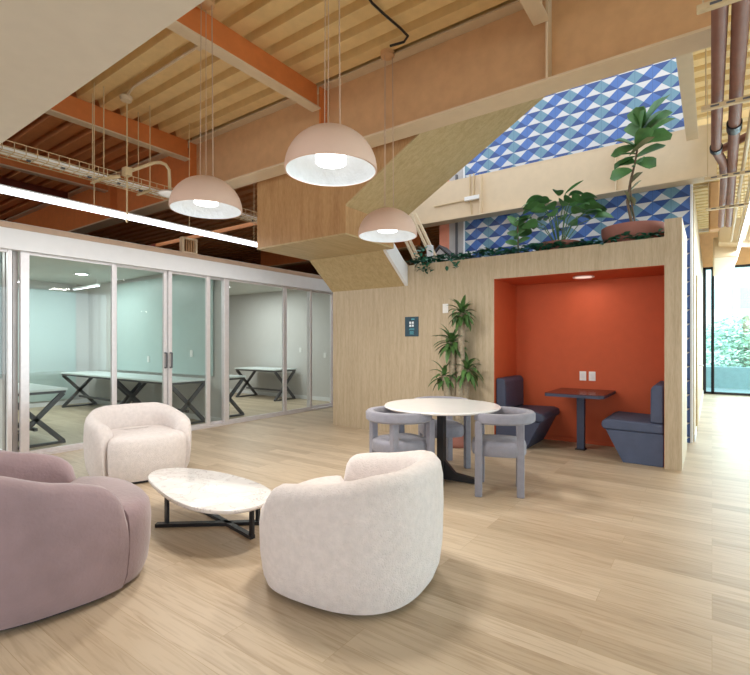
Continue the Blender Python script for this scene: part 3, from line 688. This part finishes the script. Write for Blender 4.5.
# duct and bulkhead at the far end of the corridor
t = thing('air_duct', 'cream rectangular duct bending over the corridor end', 'duct', (0, 0, 0))
MB().prism([(.10, 11.2, 3.30), (1.9, 11.2, 3.05), (1.9, 11.2, 3.52), (.10, 11.2, 3.78)], (0, .5, 0)).build('branch', CREAM, t, bevel=.02)
MB().prism([(.02, 11.7, 2.98+.1), (.42, 11.7, 2.98+.1), (.42, 11.7, 3.5), (.02, 11.7, 3.5)], (0, 3.2, 0)).build('body', CREAM, t, bevel=.03)
o = MB().box(-.05, .12, 10.6, 10.9, 3.45, 4.32).build('column_casing', TAN, bevel=.03); tag(o, 'orange tan casing hanging from the deck before the duct', 'casing')
o = MB().box(-.36, .05, 11.5, 11.55, 3.60, 3.66).build('light_bar', PLASTIC); tag(o, 'small white bar light above the corridor wall end', 'light')

# ------------------------------------------------------------------ plants
def leaf(m, base, dirv, L, W, droop=.5, fold=.15, seg=6, shape='lance', up=Vector((0, 0, 1)), roll=0):
    base = Vector(base); d = Vector(dirv).normalized()
    side = d.cross(up)
    if side.length < .05: side = d.cross(Vector((1, 0, 0)))
    side.normalize(); side = Matrix.Rotation(roll, 3, d) @ side; p = base.copy(); rows = []
    for i in range(seg+1):
        s = i/seg
        w = {'lance': sin(pi*min(1, .10+s*.9))**.8, 'fig': (s**.55)*(1-s**5)**.5*1.0+.03, 'oval': sin(pi*min(1, .04+s*.96))**.7}[shape]*W/2
        nr = side.cross(d).normalized()
        rows.append([p-side*w+nr*w*fold, p.copy(), p+side*w+nr*w*fold])
        d = (d+Vector((0, 0, -1))*droop/seg).normalized(); p = p+d*L/seg
    # thickness: two sided sheet with a small offset
    top = [[v+Vector((0, 0, .0015)) for v in r] for r in rows]; m.grid(rows); m.grid(top)
def rosette(n, c, L, W, el0, el1, droop, shape='lance', seed=0, fold=.15):
    rnd = random.Random(seed); m = MB()
    for i in range(n):
        a = i*2.4+rnd.uniform(-.3, .3); s = i/max(1, n-1); el = el0+(el1-el0)*s
        leaf(m, Vector(c)+Vector((0, 0, .06*s)), (cos(a)*cos(el), sin(a)*cos(el), sin(el)), L*rnd.uniform(.8, 1.1), W*rnd.uniform(.85, 1.1), droop*rnd.uniform(.7, 1.2), shape=shape, fold=fold)
    return m
t = thing('potted_dracaena', 'tall dracaena with bare canes in a terracotta pot against the oak wall', 'potted plant', (-2.76, 5.70, 0))
MB().lathe([(0, 0), (.13, 0), (.16, .04), (.165, .05), (.165, .24), (.178, .25), (.178, .29), (.16, .29), (.155, .25), (0, .25)], n=40).build('pot', TERRA, t, smooth=True)
MB().lathe([(0, .252), (.15, .252), (.15, .248)], n=30).build('soil', SOIL, bpy.data.objects['pot'])
for (x, y), (x2, y2), z, n, L in (((.03, 0), (.075, .03), 1.76, 26, .23), ((-.05, .02), (-.07, .02), 1.38, 22, .27), ((.05, .05), (.14, .04), 1.02, 18, .26), ((-.03, -.05), (-.15, -.04), .93, 14, .24)):
    cn = MB().tube([(x, y, .24), ((x+x2)/2+.01, (y+y2)/2, .24+(z-.24)*.5), (x2, y2, z)], .04, 12, rr=[.055, .05, .044]).build('cane', BARK, t, smooth=True)
    rosette(int(n*1.6), (x2, y2, z-.05), L*1.08, .066, -.5, 1.35, 1.5, seed=int(z*100), fold=.3).build('foliage', LEAF, cn, smooth=True)
# planter fig
t = thing('fiddle_leaf_fig', 'tall fiddle leaf fig in a wide terracotta bowl on the pod by its corner', 'potted plant', (-.78, 6.45, 2.32))
MB().lathe([(0, .14), (.24, .14), (.31, .24), (.34, .36), (.345, .44), (.325, .44), (.315, .40), (0, .39)], n=44).build('bowl', TERRA, t, smooth=True)
MB().lathe([(0, .405), (.30, .405), (.30, .395)], n=30).build('soil', SOIL, t)
st = [(.0, -.05, .46), (-.05, -.06, .75), (-.02, -.05, .98), (.03, -.05, 1.2), (.06, -.05, 1.4), (.10, -.05, 1.6)]
tr = MB().tube(st, .014, 8, rr=[.018, .016, .014, .012, .010, .007]).tube([(.03, -.03, .46), (-.01, -.04, .75), (-.02, -.05, .98)], .01, 7).build('trunk', STEM, t, smooth=True)
m = MB(); rnd = random.Random(3)
for z, a, L, el, W in ((1.12, 3.4, .26, -.1, .16), (1.16, 5.2, .24, .1, .14), (1.20, 2.6, .24, .5, .15), (1.26, .2, .33, .5, .15), (1.30, 3.9, .22, .1, .14), (1.36, 5.5, .26, .9, .17), (1.40, 3.2, .30, 0, .10), (1.42, 1.0, .26, .7, .15), (1.46, .0, .40, .6, .17), (1.50, 2.6, .26, 1.1, .16), (1.55, 5.0, .28, .8, .17), (1.58, .4, .38, .75, .19), (1.60, 2.2, .24, 1.3, .15), (1.62, .1, .42, .95, .20), (1.60, 4.2, .25, 1.2, .17), (1.50, .15, .40, .75, .21), (1.56, 5.9, .40, 1.0, .21), (1.44, .35, .36, .35, .17), (1.38, 3.5, .28, .6, .19), (1.28, 3.0, .26, -.2, .18), (1.22, 6.1, .26, -.3, .17), (1.62, 2.9, .26, 1.3, .18)):
    u = (z-.98)/.62; x = -.02+.12*u
    leaf(m, (x, -.05, z), (cos(a)*cos(el), sin(a)*cos(el), sin(el)), L, W*1.45, .35, shape='fig', fold=.25, roll=rnd.uniform(-1, 1)+(.6 if cos(a) > 0 else -.6))
m.build('foliage', FIG, t, smooth=True)
m = MB()
for z, a, L, el, W in ((.95, .3, .20, .9, .09), (.86, .2, .18, .9, .08), (.72, 4, .17, 1.2, .09), (.80, 5.5, .16, -.9, .10), (.70, 1, .16, -1.1, .09), (1.30, 5.9, .32, .55, .09)):
    leaf(m, (-.03, -.05, z), (cos(a)*cos(el), sin(a)*cos(el), sin(el)), L, W*1.5, .3, shape='fig', fold=.4, roll=rnd.uniform(-1.2, 1.2))
m.build('withered_leaves', FIGD, t, smooth=True)
# bushy plant
t = thing('bushy_planter_plant', 'bushy broad leaved plant in a low terracotta pot on the pod', 'potted plant', (-1.62, 6.40, 2.32))
MB().lathe([(0, .14), (.20, .14), (.25, .26), (.26, .34), (.245, .34), (.23, .30), (0, .29)], n=40).build('pot', TERRA, t, smooth=True)
rnd = random.Random(11); m = MB(); ms = MB()
for i in range(44):
    a = i*2.4; r = .08+.36*sqrt((i+.5)/44); zc = .58+.40*(1-(r/.45)**2)+rnd.uniform(-.06, .06)
    tip = Vector((r*cos(a), r*.55*sin(a), zc)); i % 3 or ms.tube([(.02*cos(a), .02*sin(a), .29), tip*.55+Vector((0, 0, .22)), tip], .006, 5)
    leaf(m, tip, (cos(a), .6*sin(a), .35), rnd.uniform(.17, .25), rnd.uniform(.14, .19), .9, shape='oval', fold=.2, roll=rnd.uniform(-.9, .9))
leaf(m, (.10, -.1, .95), (.9, -.2, .5), .26, .07, .1, shape='oval', fold=.4); ms.tube([(0, 0, .6), (.10, -.1, .95)], .007, 5)
m.build('foliage', FIG, t, smooth=True); ms.build('stems', LEAF, t, smooth=True)
# young rubber plant
t = thing('young_rubber_plant', 'small upright plant with paired dark leaves on the pod, left of the bushy one', 'potted plant', (-2.12, 6.25, 2.32))
MB().tube([(0, 0, .14), (.01, 0, .3), (.0, 0, .62)], .01, 7).build('stem', STEM, t, smooth=True)
m = MB()
for z, a, L, el in ((.36, 3.3, .18, .5), (.38, .1, .18, .5), (.48, 3.0, .17, .6), (.50, .3, .20, .8), (.60, 3.2, .22, 1.0), (.60, .1, .24, .8), (.62, 2, .15, 1.2), (.44, 5, .15, .4)):
    leaf(m, (0, 0, z), (cos(a)*cos(el), sin(a)*cos(el), sin(el)), L, .11, .3, shape='oval', fold=.3, roll=(.9 if cos(a) > 0 else -.9))
m.build('foliage', FIG, t, smooth=True)
# ivy along the planter edge
m = MB(); rnd = random.Random(5)
for i in range(1100):
    x = rnd.uniform(-3.70, -.45); y = rnd.uniform(5.99, 6.12) if i % 2 else rnd.uniform(6.06, 6.5); 
    if abs(x+.78) < .42 and y > 6.09: continue
    z = 2.525+rnd.uniform(-.01, .04)+(.10*max(0, noise.noise(Vector((x*3, y*2, 0)))) if True else 0)+(.04 if x < -1.5 else 0)
    a = rnd.uniform(0, 6.28); leaf(m, (x, y, z), (cos(a), sin(a), rnd.uniform(-.1, .9)), rnd.uniform(.05, .10), rnd.uniform(.035, .06), .6, seg=3, shape='oval')
for cx, n, dz in ((-3.32, 60, .12), (-3.45, 40, .28), (-2.9, 25, .12)):
    for i in range(n):
        x = cx+rnd.gauss(0, .05); z = 2.50+rnd.uniform(-.10, dz); a = rnd.uniform(0, 6.28)
        leaf(m, (x, 5.95+rnd.uniform(-.02, .1), z), (cos(a), sin(a)-.5, rnd.uniform(-.6, .5)), rnd.uniform(.05, .09), .05, .8, seg=3, shape='oval')
o = m.build('ivy', IVY, smooth=True); tag(o, 'low dark ivy spilling along the top edge of the oak pod', 'ivy', None, 'stuff')
o = MB().box(XP0+.12, XP1-.12, YP+.12, 7.08, 2.32, 2.46).build('planting_soil', SOIL); tag(o, 'dark soil bed on top of the pod', 'soil', None, 'stuff')

# ------------------------------------------------------------------ outside
o = struct(MB().box(-16, 30, 15.8, 60, -.35, -.05).build('ground', CONC), 'pale terrace outside')
o = struct(MB().box(-6, 16, 18.4, 18.7, -.05, .62).build('wall_terrace', CONC), 'low parapet outside')
t = thing('office_building', 'pale building with window bands beyond the street tree', 'building', (1.3, 38, -6))
MB().box(-9, 7, 0, 8, 0, 30).build('wall', BLDG, t)
for i in range(9): MB().box(-8, 6, -.06, 0, 7.0+i*2.6, 8.3+i*2.6).build('window_band', BLDGB, t)
for x in (-5, -2.6, -.2, 2.2, 4.6):
    MB().box(x, x+.35, -.35, -.06, 0, 30).build('pier', BLDG, t)
t = thing('office_building', 'plain pale blue building at the right edge of the window', 'building', (4.6, 27, -6))
MB().prism([(-1.4, 0, 0), (8, 0, 0), (8, 0, 15), (.4, 0, 15), (-1.4, 0, 13.6)], (0, 8, 0)).build('wall', BLDGB, t)
t = thing('street_tree', 'leafy pale green street tree outside the corridor window', 'tree', (1.1, 24, -.1))
MB().tube([(0, 0, 0), (.05, 0, 1.2), (0, 0, 2.6)], .12, 10).build('trunk', BARK, t, smooth=True)
rnd = random.Random(2); m = MB()
for i in range(2600):
    v = Vector((rnd.gauss(0, 1), rnd.gauss(0, 1), rnd.gauss(0, 1))).normalized()*rnd.random()**.4
    p = Vector((v.x*1.5-.15, v.y*1.2, 1.35+v.z*1.35)); a = rnd.uniform(0, 6.28)
    leaf(m, p, (cos(a), sin(a), rnd.uniform(-.5, .8)), .20, .13, .3, seg=2, shape='oval')
m.build('crown', OUTLEAF, t)

# ------------------------------------------------------------------ light
w = bpy.data.worlds.new('World'); bpy.context.scene.world = w; w.use_nodes = True
nt = w.node_tree; bg = nt.nodes['Background']
tc = nt.nodes.new('ShaderNodeTexCoord'); sp = nt.nodes.new('ShaderNodeSeparateXYZ'); rp = nt.nodes.new('ShaderNodeValToRGB')
nt.links.new(tc.outputs['Generated'], sp.inputs[0]); nt.links.new(sp.outputs[2], rp.inputs[0]); nt.links.new(rp.outputs[0], bg.inputs[0])
rp.color_ramp.elements[0].color = (.96, .97, 1, 1); rp.color_ramp.elements[1].color = (.80, .90, 1, 1)
bg.inputs[1].default_value = 2.0
def area(name, loc, rot, sx, sy, e, col=(1, 1, 1), spread=180):
    l = bpy.data.lights.new(name, 'AREA'); l.shape = 'RECTANGLE'; l.size = sx; l.size_y = sy; l.energy = e; l.color = col; l.spread = R(spread)
    o = bpy.data.objects.new(name, l); C.objects.link(o); o.location = loc; o.rotation_euler = rot; return o
def point(name, loc, e, col=(1, .93, .85), r=.1):
    l = bpy.data.lights.new(name, 'POINT'); l.energy = e; l.color = col; l.shadow_soft_size = r
    o = bpy.data.objects.new(name, l); C.objects.link(o); o.location = loc; return o
for p in ((-2.03, 2.33, 2.49), (-3.55, 2.46, 2.50), (-2.69, 3.98, 2.44)): area('pendant_light', p, (0, 0, 0), .3, .3, 26, (1, .95, .88))
area('strip_light', (-5.72, 3, 2.84), (0, 0, 0), .06, 4.6, 28, (1, .98, .96))
area('corridor_strip_light', (.42, 10, 3.18), (0, 0, 0), .06, 7, 60, (.9, .97, 1))
area('facade_fill', (4, 17.5, 8), (R(95), 0, 0), 14, 6, 9000, (.93, 1, 1))  # added fill lamp outside, brightens the facades in place of a sun
area('corridor_daylight', (3.4, 15.4, 1.8), (R(-90), 0, 0), 6.5, 3, 300, (.72, .92, 1))
area('side_daylight', (6.6, 9.5, 1.8), (R(90), 0, R(90)), 11, 3, 420, (.75, .93, 1))
area('office_light', (-9.9, 3.6, 2.66), (0, 0, 0), 1.6, 1.6, 62, (.90, 1, .97))
area('office_light', (-9.0, 6.8, 2.66), (0, 0, 0), 1.6, 1.6, 62, (.95, 1, .97))
area('office_light', (-9.0, .8, 2.66), (0, 0, 0), 1.6, 1.6, 62, (.90, 1, .97))
area('booth_light', (-1.34, 6.47, 2.19), (0, 0, 0), .2, .2, 2.5, (1, .85, .75))

# ------------------------------------------------------------------ camera
cam = bpy.data.cameras.new('camera'); co = bpy.data.objects.new('camera', cam); C.objects.link(co)
co.location = (0, 0, 1.36); co.rotation_euler = (R(90), 0, math.atan(337/471))
cam.sensor_fit = 'HORIZONTAL'; cam.sensor_width = 36; cam.lens = 36*471/750; cam.shift_y = 6/750; cam.clip_start = .05; cam.clip_end = 200
S_ = bpy.context.scene; S_.camera = co
vs_ = S_.view_settings; vs_.view_transform = 'Standard'; vs_.look = 'None'; vs_.gamma = 1; vs_.use_curve_mapping = False; vs_.exposure = 0.08
